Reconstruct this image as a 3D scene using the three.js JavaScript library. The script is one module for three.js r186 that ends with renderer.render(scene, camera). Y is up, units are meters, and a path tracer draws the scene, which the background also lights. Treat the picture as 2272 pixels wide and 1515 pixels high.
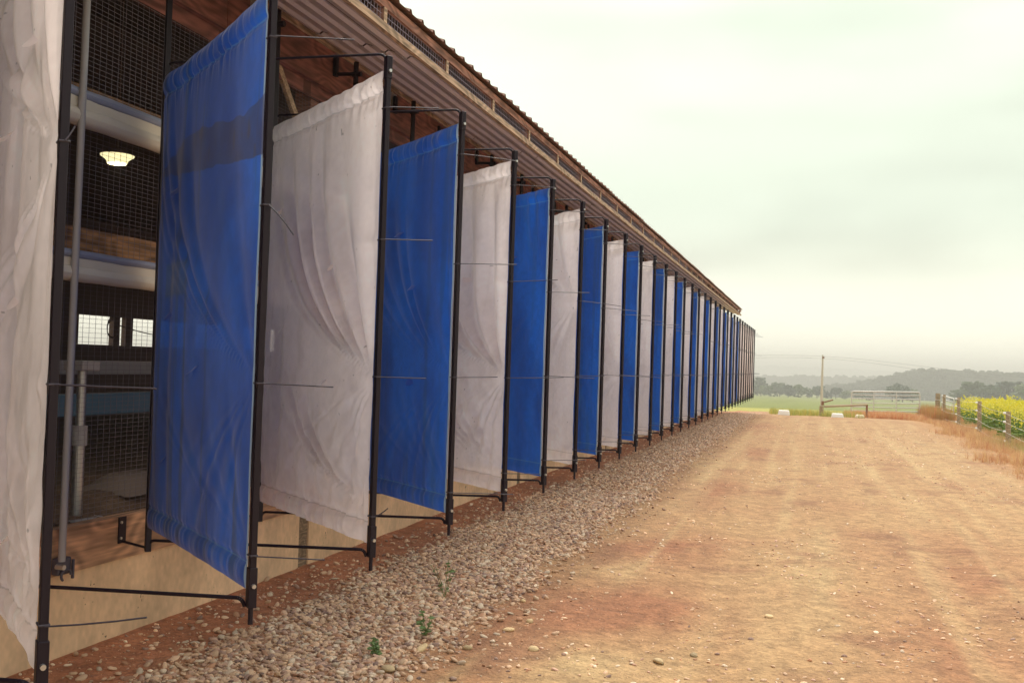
import * as THREE from 'three';
import { mergeGeometries as mergeRaw } from 'three/addons/utils/BufferGeometryUtils.js';
import { RoundedBoxGeometry } from 'three/addons/geometries/RoundedBoxGeometry.js';

// ───────────────────────── camera, sky, sun, exposure ─────────────────────────
const scene = new THREE.Scene();
const CAMH = 1.64;
const camera = new THREE.PerspectiveCamera(37.22, 1024 / 682, 0.05, 12000);
camera.rotation.order = 'YXZ';
camera.position.set(0, CAMH, 0);
camera.rotation.set(0.0212, 0.2891, 0.0323);

const renderer = new THREE.WebGLRenderer({ antialias: true });
renderer.toneMapping = THREE.LinearToneMapping;
renderer.toneMappingExposure = 1.85;
renderer.shadowMap.enabled = true;

// sun: hazy, high, ahead along the building and a little to its left
const SUN_AZ = -0.22, SUN_EL = 0.86;
const sunDir = new THREE.Vector3(Math.sin(SUN_AZ) * Math.cos(SUN_EL), Math.sin(SUN_EL), -Math.cos(SUN_AZ) * Math.cos(SUN_EL));
const sun = new THREE.DirectionalLight(new THREE.Color(1.0, 0.93, 0.80), 1.5);
sun.position.copy(sunDir).multiplyScalar(80).add(new THREE.Vector3(0, 0, -20));
sun.target.position.set(0, 0, -20);
sun.castShadow = true;
sun.shadow.radius = 22;
Object.assign(sun.shadow.camera, { left: -60, right: 60, top: 60, bottom: -60, near: 1, far: 260 });
sun.shadow.mapSize.set(2048, 2048);
scene.add(sun, sun.target);

// ───────────────────────── random numbers and noise ─────────────────────────
function rng(seed) { let s = seed >>> 0; return () => { s = (s + 0x6D2B79F5) >>> 0; let t = s; t = Math.imul(t ^ (t >>> 15), t | 1); t ^= t + Math.imul(t ^ (t >>> 7), t | 61); return ((t ^ (t >>> 14)) >>> 0) / 4294967296; }; }
const rnd = rng(20240711);
const R = (a, b, r = rnd) => a + (b - a) * r();
function h2(x, y, s = 0) { let n = Math.imul(x | 0, 374761393) ^ Math.imul(y | 0, 668265263) ^ Math.imul(s | 0, 1274126177); n = Math.imul(n ^ (n >>> 13), 1274126177); return ((n ^ (n >>> 16)) >>> 0) / 4294967296; }
const sm = t => t * t * (3 - 2 * t);
function vn(x, y, s = 0, px = 0, py = 0) {
  const xi = Math.floor(x), yi = Math.floor(y), fx = sm(x - xi), fy = sm(y - yi);
  const w = (i, p) => p ? ((i % p) + p) % p : i;
  const x0 = w(xi, px), x1 = w(xi + 1, px), y0 = w(yi, py), y1 = w(yi + 1, py);
  const a = h2(x0, y0, s), b = h2(x1, y0, s), c = h2(x0, y1, s), d = h2(x1, y1, s);
  return a + (b - a) * fx + (c - a) * fy + (a - b - c + d) * fx * fy;
}
function fbm(x, y, o = 4, s = 0, p = 0, q = p) { let v = 0, a = 0.5, t = 0; for (let i = 0; i < o; i++) { v += a * vn(x, y, s + i * 17, p, q); t += a; x *= 2; y *= 2; p *= 2; q *= 2; a *= 0.5; } return v / t; }
const clamp = (x, a = 0, b = 1) => Math.min(b, Math.max(a, x));
const sstep = (a, b, x) => sm(clamp((x - a) / (b - a)));
const lerp = (a, b, t) => a + (b - a) * t;
const mix3 = (a, b, t) => [lerp(a[0], b[0], t), lerp(a[1], b[1], t), lerp(a[2], b[2], t)];
const lin = c => { c /= 255; return c <= 0.04045 ? c / 12.92 : Math.pow((c + 0.055) / 1.055, 2.4); };
const L3 = (r, g, b) => [lin(r), lin(g), lin(b)];

// ───────────────────────── sky: thin bright overcast ─────────────────────────
{
  const w = 1024, h = 512, d = new Float32Array(w * h * 4);
  for (let j = 0; j < h; j++) for (let i = 0; i < w; i++) {
    const th = ((i + 0.5) / w - 0.5) * 2 * Math.PI, el = ((j + 0.5) / h - 0.5) * Math.PI;
    const dx = Math.cos(th) * Math.cos(el), dz = Math.sin(th) * Math.cos(el), dy = Math.sin(el);
    const cosS = dx * sunDir.x + dy * sunDir.y + dz * sunDir.z, ang = Math.acos(clamp(cosS, -1, 1));
    const e = Math.max(0, dy);
    let c = mix3([0.80, 0.775, 0.64], [0.53, 0.582, 0.49], sstep(0, 0.16, e)); c = mix3(c, [0.61, 0.605, 0.625], sstep(0.35, 0.8, e));
    // soft layered cloud, stretched along the horizon
    const k = 1 / (e + 0.16), az = Math.atan2(dx, -dz);
    const n = fbm(az * 2.2 + 9.3, e * 9 + 3.1, 4, 5), n2 = fbm(dx * k * 0.9 + 40, dz * k * 0.9 + 40, 5, 9);
    const cl = sstep(0.42, 0.74, n) * 0.65 + sstep(0.45, 0.8, n2) * 0.35;
    const shade = 1 - 0.28 * cl * sstep(0.03, 0.12, e);
    const g = 1 + 0.75 * e * e + 1.1 * Math.exp(-ang * ang / 0.15);
    c = c.map(v => v * shade * g);
    if (dy < 0) c = [0.42, 0.36, 0.26];
    const o = (j * w + i) * 4; d[o] = c[0]; d[o + 1] = c[1]; d[o + 2] = c[2]; d[o + 3] = 1;
  }
  const t = new THREE.DataTexture(d, w, h, THREE.RGBAFormat, THREE.FloatType);
  t.mapping = THREE.EquirectangularReflectionMapping; t.magFilter = t.minFilter = THREE.LinearFilter; t.needsUpdate = true;
  scene.background = t; scene.environment = t;
}
scene.fog = new THREE.FogExp2(new THREE.Color(1.0, 0.96, 0.87), 0.0008);

// ───────────────────────── textures and materials ─────────────────────────
function tex(w, h, f, color = true, rep = [1, 1]) {
  const d = new Uint8Array(w * h * 4);
  for (let j = 0; j < h; j++) for (let i = 0; i < w; i++) {
    const c = f((i + 0.5) / w, (j + 0.5) / h), o = (j * w + i) * 4;
    if (typeof c === 'number') d[o] = d[o + 1] = d[o + 2] = clamp(c) * 255; else { d[o] = clamp(c[0], 0, 255); d[o + 1] = clamp(c[1], 0, 255); d[o + 2] = clamp(c[2], 0, 255); }
    d[o + 3] = 255;
  }
  const t = new THREE.DataTexture(d, w, h); t.wrapS = t.wrapT = THREE.RepeatWrapping;
  t.magFilter = THREE.LinearFilter; t.minFilter = THREE.LinearMipmapLinearFilter; t.generateMipmaps = true; t.anisotropy = 8;
  if (color) t.colorSpace = THREE.SRGBColorSpace; t.repeat.set(...rep); t.needsUpdate = true; return t;
}
const M = (o) => new THREE.MeshStandardMaterial({ side: THREE.DoubleSide, ...o });
const lc = (r, g, b) => new THREE.Color().setRGB(r, g, b);
const sc = (r, g, b) => new THREE.Color().setRGB(...L3(r, g, b));

const grit = (u, v) => 0.55 * fbm(u * 40, v * 40, 4, 3, 40) + 0.45 * fbm(u * 160, v * 160, 3, 8, 160);
const dirtMap = tex(1024, 1024, (u, v) => { const g = grit(u, v), s = vn(u * 230, v * 230, 21, 230, 230); let k = 206 + (g - 0.5) * 130; if (s > 0.90) k += 45; if (s < 0.07) k -= 60; return [k + 4, k, k - 5]; });
const dirtBump = tex(1024, 1024, (u, v) => { const s = vn(u * 230, v * 230, 21, 230, 230); return grit(u, v) * 0.75 + (s > 0.9 ? 0.25 : 0); }, false);
const matGround = M({ vertexColors: true, map: dirtMap, bumpMap: dirtBump, bumpScale: 0.025, roughness: 0.97 });
const concMap = tex(1024, 512, (u, v) => {
  const a = fbm(u * 6, v * 4, 5, 31, 6, 4), b = fbm(u * 90, v * 60, 2, 33, 90, 60), st = fbm(u * 30, v * 2, 3, 35, 30, 2);
  let k = 1 + (a - 0.5) * 0.30 + (b - 0.5) * 0.12 + (st - 0.5) * 0.05; const bug = vn(u * 230, v * 120, 37, 230, 120) * (0.6 + 0.4 * vn(u * 17, v * 11, 39, 17, 11));
  if (bug > 0.86) k *= 0.45; return [222 * k, 184 * k, 146 * k];
});
const matConcrete = M({ map: concMap, roughness: 0.93 });
function woodTex(seed, c) { return tex(512, 256, (u, v) => { const w = fbm(u * 3, v * 6, 3, seed, 3, 6), g = Math.sin((v * 16 + w * 7) * 6.283) * 0.5 + 0.5, f = fbm(u * 8, v * 120, 3, seed + 5, 8, 120), kn = vn(u * 5, v * 3, seed + 9, 5, 3) > 0.93 ? 0.7 : 1; const k = (0.76 + 0.20 * g + 0.55 * (f - 0.5)) * kn; return [c[0] * k, c[1] * k, c[2] * k]; }); }
const matSill = M({ map: woodTex(51, [206, 156, 120]), roughness: 0.85 });
const matPly = M({ map: woodTex(61, [150, 98, 90]), roughness: 0.9 });
const matFascia = M({ map: woodTex(71, [206, 176, 150]), roughness: 0.85 });
const matRafter = M({ map: woodTex(81, [184, 136, 122]), roughness: 0.9 });
const matGirt = M({ map: woodTex(91, [176, 128, 88]), roughness: 0.9 });
const matSteelSoffit = M({ color: lc(0.66, 0.57, 0.56), roughness: 0.4, metalness: 0.25 });
const matRoof = M({ color: lc(0.30, 0.17, 0.12), roughness: 0.6, metalness: 0.2 });
const matTube = new THREE.MeshPhysicalMaterial({ color: lc(0.012, 0.005, 0.012), roughness: 0.5, specularIntensity: 0.6, side: THREE.DoubleSide });
const matZinc = M({ color: lc(0.55, 0.53, 0.52), roughness: 0.38, metalness: 0.85 });
const matPVC = M({ color: lc(0.34, 0.31, 0.32), roughness: 0.5 });
const matTie = M({ color: lc(0.05, 0.04, 0.055), roughness: 0.55 });
const matWire = M({ color: lc(0.26, 0.21, 0.24), roughness: 0.5, metalness: 0.6 });
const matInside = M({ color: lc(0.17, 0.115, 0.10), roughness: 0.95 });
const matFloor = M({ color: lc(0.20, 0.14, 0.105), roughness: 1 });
const matBlueBeam = M({ color: lc(0.10, 0.18, 0.26), roughness: 0.6 });
const matCurtain = M({ color: lc(0.62, 0.54, 0.45), roughness: 0.85 });
const matCurtainBlue = M({ color: lc(0.26, 0.27, 0.36), roughness: 0.5 });
const matGate = M({ color: lc(0.62, 0.60, 0.54), roughness: 0.45, metalness: 0.3 });
const matOldWood = M({ map: woodTex(101, [190, 168, 134]), roughness: 0.95 });
const matRust = M({ color: lc(0.25, 0.12, 0.07), roughness: 0.9 });
const matWhite = M({ color: lc(0.93, 0.92, 0.87), roughness: 0.7 });
const matPole = M({ color: lc(0.60, 0.57, 0.46), roughness: 0.8 });

// woven tarpaulin prints: weave, rubbed patches, brown run-off streaks
const fabricBump = tex(256, 256, (u, v) => 0.5 + 0.25 * Math.sin(u * 6.283 * 64) * Math.sin(v * 6.283 * 64) + 0.25 * (fbm(u * 30, v * 30, 3, 5, 30) - 0.5), false, [6, 8]);
function blueTex(seed, dirt, patch) {
  return tex(512, 768, (u, v) => {
    const a = fbm(u * 5, v * 4, 5, seed), s = fbm(u * 26, v * 1.3, 4, seed + 7), f = fbm(u * 60, v * 80, 2, seed + 11);
    let c = mix3([3, 70, 164], [6, 92, 200], sstep(0.3, 0.7, a)); c = c.map(x => x * (0.94 + 0.12 * f));
    const run = sstep(0.56, 0.74, s) * (0.35 + 0.65 * fbm(u * 9, v * 5, 3, seed + 13)) * dirt; c = mix3(c, [72, 58, 74], run * 0.75);
    if (Math.min(Math.abs(v - 0.0447), Math.abs(v - 0.9553)) < 0.0014) c = mix3(c, [120, 150, 190], 0.55); if (u > 0.988) c = mix3(c, [190, 200, 205], 0.75);
    const rub = sstep(0.62, 0.8, fbm(u * 12 + v * 5, v * 3, 4, seed + 19)) * 0.12; c = mix3(c, [96, 122, 160], rub);
    if (patch) {   // darker purple wedge with hard edges and brown flecks
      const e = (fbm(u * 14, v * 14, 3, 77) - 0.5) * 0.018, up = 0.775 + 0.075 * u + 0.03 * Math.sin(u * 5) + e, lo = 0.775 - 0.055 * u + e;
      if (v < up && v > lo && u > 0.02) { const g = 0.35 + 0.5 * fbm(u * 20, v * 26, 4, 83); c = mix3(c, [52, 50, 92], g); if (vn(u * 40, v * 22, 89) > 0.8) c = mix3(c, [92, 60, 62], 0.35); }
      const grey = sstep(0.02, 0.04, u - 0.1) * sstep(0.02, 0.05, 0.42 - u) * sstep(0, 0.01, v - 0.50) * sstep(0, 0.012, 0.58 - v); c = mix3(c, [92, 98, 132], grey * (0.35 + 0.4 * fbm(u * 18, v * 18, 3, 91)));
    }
    return c;
  });
}
function whiteTex(seed) {
  return tex(512, 768, (u, v) => {
    const a = fbm(u * 4, v * 4, 5, seed), s = fbm(u * 24, v * 1.6, 4, seed + 3), f = fbm(u * 70, v * 90, 2, seed + 5), g = fbm(u * 22, v * 15, 4, seed + 9);
    let k = 0.97 + 0.10 * a + 0.05 * (f - 0.5); k -= 0.05 * sstep(0.6, 0.78, s) * g; const seam = Math.min(Math.abs(v - 0.0447), Math.abs(v - 0.9553)); if (seam < 0.0012) k *= 0.86; const c = [249 * k, 237 * k, 236 * k];
    const sp = vn(u * 60, v * 80, seed + 21) > 0.965 && g > 0.5 ? 0.75 : 1; const soil = sstep(0.55, 0.75, fbm(u * 7, v * 9, 4, seed + 31)) * 0.22 * g;
    return mix3(c, [168, 148, 142], soil).map(x => x * sp);
  });
}
const fab = (map) => new THREE.MeshPhysicalMaterial({ map, side: THREE.DoubleSide, roughness: 0.85, transmission: 0.6, thickness: 0, bumpMap: fabricBump, bumpScale: 0.0006 });
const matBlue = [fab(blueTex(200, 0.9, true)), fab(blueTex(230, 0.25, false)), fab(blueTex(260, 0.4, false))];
const matCloth = [fab(whiteTex(300)), fab(whiteTex(330)), fab(whiteTex(360))];

const mergeGeometries = gs => mergeRaw(gs.map(g => g.index ? g.toNonIndexed() : g));

// ───────────────────────── object helpers ─────────────────────────
const taken = new Map();
function numbered(n) { const k = taken.get(n) || 0; taken.set(n, k + 1); return k ? `${n}_${String(k).padStart(3, '0')}` : n; }
function shadows(m) { m.castShadow = true; m.receiveShadow = true; return m; }
function thing(name, label, category, pos = [0, 0, 0], group) {
  const o = new THREE.Group(); o.name = numbered(name); o.position.set(...pos); o.userData = { label, category }; if (group) o.userData.group = group; scene.add(o); return o;
}
function part(parent, name, geo, mat, label) { const m = shadows(new THREE.Mesh(geo, mat)); m.name = name; if (label) m.userData.label = label; parent.add(m); return m; }
function structure(name, geo, mat, label) { const m = shadows(new THREE.Mesh(geo, mat)); m.name = numbered(name); m.userData = { kind: 'structure', label, category: name.replace(/_/g, ' ') }; scene.add(m); return m; }
function stuff(name, label, category, parts) {   // parts: [geo, mat, matrices, colours]
  const g = parts.length > 1 ? new THREE.Group() : null;
  parts.forEach(([geo, mat, ms, cs, sub]) => {
    const im = new THREE.InstancedMesh(geo, mat, ms.length); ms.forEach((m, i) => { im.setMatrixAt(i, m); if (cs) im.setColorAt(i, cs[i]); });
    im.castShadow = im.receiveShadow = true;
    if (g) { im.name = sub; im.userData.kind = 'stuff'; g.add(im); } else { im.name = numbered(name); im.userData = { kind: 'stuff', label, category }; scene.add(im); }
  });
  if (g) { g.name = numbered(name); g.userData = { kind: 'stuff', label, category }; scene.add(g); }
}
// boxes with uv in metres
function box(x0, x1, y0, y1, z0, z1, uvs = 1) {
  const g = new THREE.BoxGeometry(x1 - x0, y1 - y0, z1 - z0), p = g.attributes.position, n = g.attributes.normal, uv = g.attributes.uv;
  g.translate((x0 + x1) / 2, (y0 + y1) / 2, (z0 + z1) / 2);
  for (let i = 0; i < p.count; i++) { const X = p.getX(i), Y = p.getY(i), Z = p.getZ(i); if (Math.abs(n.getX(i)) > 0.5) uv.setXY(i, -Z * uvs, Y * uvs); else if (Math.abs(n.getY(i)) > 0.5) uv.setXY(i, -Z * uvs, X * uvs); else uv.setXY(i, X * uvs, Y * uvs); }
  return g;
}
const V = (x, y, z) => new THREE.Vector3(x, y, z);
function tube(pts, r, rad = 8, seg = 0, tight = true) {
  const c = pts.length === 2 ? new THREE.LineCurve3(...pts) : (tight ? new THREE.CatmullRomCurve3(pts, false, 'catmullrom', 0.02) : new THREE.CatmullRomCurve3(pts));
  return new THREE.TubeGeometry(c, seg || (pts.length === 2 ? 1 : pts.length * 8), r, rad, false);
}
function capped(a, b, r, rad = 10) { const d = b.clone().sub(a), g = new THREE.CylinderGeometry(r, r, d.length(), rad); g.applyQuaternion(new THREE.Quaternion().setFromUnitVectors(V(0, 1, 0), d.clone().normalize())); g.translate(...a.clone().add(b).multiplyScalar(0.5).toArray()); return g; }
function bent(pts, rBend, r, rad = 8) {    // rod with rounded corners
  const path = new THREE.CurvePath();
  let prev = pts[0];
  for (let i = 1; i < pts.length; i++) {
    if (i < pts.length - 1) {
      const a = pts[i].clone().add(pts[i - 1].clone().sub(pts[i]).setLength(rBend)), b = pts[i].clone().add(pts[i + 1].clone().sub(pts[i]).setLength(rBend));
      path.add(new THREE.LineCurve3(prev, a)); path.add(new THREE.QuadraticBezierCurve3(a, pts[i], b)); prev = b;
    } else path.add(new THREE.LineCurve3(prev, pts[i]));
  }
  const P = []; path.curves.forEach((c, i) => { const n = c.isQuadraticBezierCurve3 ? 5 : 1; for (let k = 0; k < n; k++) P.push(c.getPoint(k / n)); if (i === path.curves.length - 1) P.push(c.getPoint(1)); });
  const gs = []; for (let i = 0; i + 1 < P.length; i++) gs.push(capped(P[i], P[i + 1], r, rad));
  return mergeGeometries(gs);
}
function sheetGeo(xs, ys, f) {   // f(x,y) -> {p:[x,y,z], uv:[u,v], c:[r,g,b]}
  const nx = xs.length, ny = ys.length, P = new Float32Array(nx * ny * 3), U = new Float32Array(nx * ny * 2), C = new Float32Array(nx * ny * 3), I = []; let hasC = false;
  for (let j = 0; j < ny; j++) for (let i = 0; i < nx; i++) { const q = f(xs[i], ys[j]), o = j * nx + i; P.set(q.p, o * 3); U.set(q.uv, o * 2); if (q.c) { C.set(q.c, o * 3); hasC = true; } }
  for (let j = 0; j + 1 < ny; j++) for (let i = 0; i + 1 < nx; i++) { const a = j * nx + i, b = a + 1, c = a + nx, d = c + 1; I.push(a, b, d, a, d, c); }
  const g = new THREE.BufferGeometry(); g.setAttribute('position', new THREE.BufferAttribute(P, 3)); g.setAttribute('uv', new THREE.BufferAttribute(U, 2)); if (hasC) g.setAttribute('color', new THREE.BufferAttribute(C, 3));
  g.setIndex(I); g.computeVertexNormals(); return g;
}
const range = (a, b, n) => Array.from({ length: n + 1 }, (_, i) => a + (b - a) * i / n);

// ───────────────────────── terrain ─────────────────────────
function profile(a) {
  if (a < 37) return 0; if (a < 60) return -0.03 * (a - 37) * sstep(30, 50, a);
  const K = [[60, -0.69], [80, -1.9], [110, -3.3], [140, -4.1], [640, -13.6], [1500, -30], [9000, -60]];
  for (let i = 0; i + 1 < K.length; i++) if (a <= K[i + 1][0]) return lerp(K[i][1], K[i + 1][1], (a - K[i][0]) / (K[i + 1][0] - K[i][0]));
  return -60;
}
const fenceX = a => 5.1 + 0.043 * (a - 30);
function terrain(x, a) { return profile(a) - 0.26 * sstep(3.7, 5.6, x) * (1 - 0.85 * sstep(40, 58, a)); }
function roadY(x, a) {
  let y = terrain(x, a) + 0.035 * (fbm(x * 0.7 + 30, a * 0.35 + 30, 3, 41) - 0.5) + 0.016 * (fbm(x * 4, a * 4, 3, 43) - 0.5);
  y += 0.018 * sstep(-3.3, -3.0, x) * (1 - sstep(-2.2, -1.9, x));                 // stone bed heaped a little
  for (const c of [-0.75, 0.95]) y -= 0.022 * Math.exp(-((x - c - 0.25 * Math.sin(a * 0.11)) ** 2) / 0.06);
  return y;
}
const RED = L3(178, 122, 86), TAN = L3(200, 158, 112), PALE = L3(216, 184, 134), BROWN = L3(156, 108, 80), STONEC = L3(200, 150, 112), VERGE = L3(204, 158, 104);
const blobs = [[-1.55, 6.6, 0.55, 1.0, 0.9], [-1.7, 5.5, 0.3, 0.6, 0.8], [-0.9, 7.0, 0.5, 0.7, 0.6], [-1.2, 9.2, 0.6, 0.9, 0.85], [0.9, 6.6, 0.5, 1.3, 0.75], [1.25, 9.4, 0.45, 1.2, 0.5], [-1.3, 14.5, 0.35, 1.6, 0.6], [-0.9, 21, 0.6, 1.2, 0.5], [2.3, 17, 0.4, 0.9, 0.6], [3.0, 21, 0.5, 1, 0.5], [2.0, 27, 0.5, 1.2, 0.5], [-1.5, 31, 0.5, 3, 0.6]];
const pales = [[-1.15, 5.45, 0.42, 0.5, 0.9], [-1.45, 8.1, 0.25, 0.5, 0.6], [-0.1, 8, 0.45, 4, 0.35], [-0.35, 20, 0.5, 9, 0.3], [0.9, 19, 0.5, 8, 0.3], [2.4, 23, 0.9, 8, 0.6], [-1.55, 17, 0.18, 5, 0.7], [0.4, 33, 1.8, 5, 0.35], [1.9, 6.8, 0.6, 1.0, 0.35]];
function groundColour(x, a) {
  const n = fbm(x * 1.3 + 11, a * 0.9 + 7, 5, 61), n2 = fbm(x * 5 + 3, a * 5, 4, 63), st = fbm(x * 7 + 0.4 * Math.sin(a * 0.3), a * 0.22, 4, 67);
  let red = 0.40 * sstep(0.40, 0.72, n) * (0.6 + 0.5 * n2), pale = 0.38 * sstep(0.50, 0.80, st);
  for (const [bx, ba, sx, sa, k] of blobs) red += 1.1 * k * Math.exp(-(((x - bx) / sx) ** 2) - ((a - ba) / sa) ** 2) * (0.45 + 1.0 * n2);
  for (const [bx, ba, sx, sa, k] of pales) pale += k * Math.exp(-(((x - bx) / sx) ** 2) - ((a - ba) / sa) ** 2) * (0.5 + 0.9 * n2);
  let c = mix3(TAN, RED, clamp(red)); c = mix3(c, PALE, clamp(pale * (0.7 + 0.6 * st)));
  c = mix3(c, BROWN, 0.5 * sstep(0.60, 0.78, fbm(x * 2.4 + 50, a * 2.1, 4, 71)));
  const w = (n2 - 0.5) * 0.55;
  c = mix3(c, mix3(L3(216, 146, 104), L3(192, 124, 88), n2), sstep(-2.95, -3.25, x + w * 0.8));                       // red fill along the wall
  c = mix3(c, STONEC, 0.8 * sstep(-3.3, -3.05, x + w) * (1 - sstep(-2.25, -1.9, x + w)));          // between the stones
  c = mix3(c, mix3(VERGE, L3(192, 142, 98), n), sstep(3.1, 3.9, x + w * 2));
  return c;
}
{
  const xs = range(-4.0, 9.5, 200), as = []; let a = -3; while (a < 62) { as.push(a); a += a < 3 ? 0.4 : Math.max(0.045, 0.0115 * a); }
  const g = sheetGeo(xs, as, (x, a) => ({ p: [x, roadY(x, a), -a], uv: [x / 2.6, a / 2.6], c: groundColour(x, a) }));
  structure('dirt_road', g, matGround, 'rutted tan and red dirt road running beside the barn');
}
{
  const pos = [0, 2, 4, 6, 8, 9.4, 11, 14, 18, 25, 35, 50, 75, 110, 160, 240, 400, 700, 1200, 2500], xs = [...pos.slice(1).reverse().map(v => -v), ...pos];
  const as = [-400, -150, -60, -20, -5, ...range(0, 64, 32), 70, 76, 82, 90, 100, 112, 126, ...range(140, 640, 60), 700, 800, 1000, 1300, 1800, 2600, 4000, 7000];
  const g = sheetGeo(xs, as, (x, a) => {
    const n = fbm(x * 0.05 + 80, a * 0.05 + 80, 4, 91), n2 = fbm(x * 0.4, a * 0.012, 3, 93);
    let c = mix3(L3(200, 192, 76), L3(178, 176, 66), n); const edge = 192 + 8 * Math.sin(x * 0.05);
    c = mix3(c, mix3(L3(124, 134, 34), L3(138, 148, 40), n2), sstep(edge - 3, edge + 3, a));
    if (a < 66) c = mix3(L3(160, 128, 78), L3(130, 134, 60), sstep(0.35, 0.6, n));
    return { p: [x, terrain(x, a) - (a < 62 && x > -5 && x < 9.5 ? 0.12 : 0.02) , -a], uv: [x / 4, a / 4], c };
  });
  structure('meadow', g, M({ vertexColors: true, map: dirtMap, roughness: 1 }), 'green field sloping away to the wooded valley');
}

// stones: bed along the building, and scattered over the road
function stoneGeo(seed, det) {
  const g0 = new THREE.IcosahedronGeometry(1, det), g = g0, p = g.attributes.position, r = rng(seed), o = [R(0, 9, r), R(0, 9, r)], map = new Map();
  for (let i = 0; i < p.count; i++) { const v = V(p.getX(i), p.getY(i), p.getZ(i)).normalize(), k = 0.55 + 0.85 * fbm(v.x * 1.6 + o[0] + v.z, v.y * 1.3 + o[1] - v.z * 0.6, 2, seed); p.setXYZ(i, v.x * k, v.y * k * 0.48, v.z * k * 0.68); }
  g.computeVertexNormals();
  // smooth: average normals at shared corners
  const N = g.attributes.normal; for (let i = 0; i < p.count; i++) { const key = [p.getX(i), p.getY(i), p.getZ(i)].map(v => v.toFixed(3)).join(); const n = V(N.getX(i), N.getY(i), N.getZ(i)); if (map.has(key)) map.get(key).add(n); else map.set(key, n); }
  for (let i = 0; i < p.count; i++) { const key = [p.getX(i), p.getY(i), p.getZ(i)].map(v => v.toFixed(3)).join(); const n = map.get(key).clone().normalize(); N.setXYZ(i, n.x, n.y, n.z); }
  return g;
}
const stones = [stoneGeo(1, 1), stoneGeo(2, 1), stoneGeo(3, 1), stoneGeo(4, 1)], stonesFar = [stoneGeo(5, 0), stoneGeo(6, 0)];
const matStone = M({ color: 0xffffff, roughness: 0.9, bumpMap: dirtBump, bumpScale: 0.004 });
const Q = new THREE.Quaternion(), EU = new THREE.Euler();
function place(x, y, z, s, rx = 0.35) { EU.set(R(-rx, rx), R(0, 6.283), R(-rx, rx)); return new THREE.Matrix4().compose(V(x, y, z), Q.setFromEuler(EU), V(s * R(0.75, 1.3), s * R(0.75, 1.15), s * R(0.75, 1.25))); }
function stoneColour() { const t = rnd(), k = R(0.72, 1.12); const c = t < 0.45 ? L3(228, 188, 152) : t < 0.66 ? L3(200, 160, 136) : t < 0.84 ? L3(236, 210, 180) : t < 0.94 ? L3(196, 146, 112) : L3(158, 128, 112); return new THREE.Color().setRGB(c[0] * k, c[1] * k, c[2] * k); }
{
  const P = [[], [], [], [], [], []], C = [[], [], [], [], [], []];
  const put = (x, a, s, far) => { const i = far ? 4 + (rnd() * 2 | 0) : rnd() * 4 | 0; P[i].push(place(x, roadY(x, a) + s * R(0.05, 0.4), -a, s, 0.5)); C[i].push(stoneColour()); };
  let n = 0;
  while (n < 95000) {
    const far = rnd() < 0.5, a = far ? R(13, 46) : R(3.4, 13), x = -2.62 + (rnd() + rnd() + rnd() - 1.5) * 1.06;
    const wob = (fbm(x * 3, a * 1.5, 3, 121) - 0.5) * 0.7, d = Math.abs(x + 2.60 + wob * 0.6);
    if (rnd() > 1 - sstep(0.46, 0.72, d)) { if (rnd() > (x < -2.6 ? 0.14 : 0.22 * (1 - sstep(-2.1, -1.5, x)) + 0.01)) continue; }
    if (a > 43 && x < -2.9) continue;
    const s = Math.pow(rnd(), 3.0) * 0.023 + 0.0052; put(x, a, far ? s * 1.05 : s, far); n++;
  }
  stuff('gravel', 'bed of grey and tan river gravel along the barn under the fabric panels', 'gravel', P.map((m, i) => [i < 4 ? stones[i] : stonesFar[i - 4], matStone, m, C[i], 'stones']));
}
{
  const P = [[], [], [], []], C = [[], [], [], []]; let n = 0;
  while (n < 15000) {
    const a = 3.8 + Math.pow(rnd(), 1.7) * 30, x = R(-3.75, 3.6), clus = fbm(x * 1.6 + 5, a * 1.1, 4, 131);
    if (rnd() > 0.10 + 1.2 * sstep(0.48, 0.7, clus)) continue;
    const s = Math.pow(rnd(), 4) * 0.017 + 0.003, i = rnd() * 4 | 0; P[i].push(place(x, roadY(x, a) + s * 0.12, -a, s)); const c = stoneColour(); c.multiplyScalar(R(1.1, 1.5)); C[i].push(c); n++;
  }
  stuff('road_pebbles', 'small loose pebbles scattered over the dirt road', 'pebbles', P.map((m, i) => [stones[i], matStone, m, C[i], 'pebbles']));
}
// the larger single stones
[[-1.873, 6.761, 0.032, 'cream round stone lying alone on red dirt beyond the gravel edge', 1.12], [-1.68, 6.25, 0.036, 'large yellowish pebble on the dark red patch of dirt', 1.0], [-1.75, 6.02, 0.030, 'pale egg-shaped pebble beside the dark red patch of dirt', 1.15],
[-1.50, 5.672, 0.034, 'long pale stone lying on the sandy patch of the road', 1.05], [-2.08, 5.40, 0.052, 'flat tan stone at the road edge of the gravel bed', 1.05], [-2.09, 4.95, 0.046, 'round tan stone at the bottom edge of the gravel bed', 0.95],
[-1.86, 5.56, 0.030, 'small orange tan pebble on red dirt beside the gravel', 0.9], [-0.79, 5.75, 0.040, 'blocky tan stone on the road nearest the camera', 1.0], [-0.62, 6.0, 0.030, 'brown stone among loose pebbles in mid road', 0.8], [-0.24, 7.02, 0.034, 'pale angular stone in the middle of the road', 1.12]]
  .forEach(([x, a, s, label, k], i) => { const m = shadows(new THREE.Mesh(stones[i % 4], M({ color: sc(206 * k, 178 * k, 134 * k), roughness: 0.88, bumpMap: dirtBump, bumpScale: 0.003 }))); m.name = numbered('stone'); m.applyMatrix4(place(x, roadY(x, a) + s * 0.2, -a, s, 0.15)); m.userData = { label, category: 'stone', group: 'larger stones on the road' }; scene.add(m); });

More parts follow.
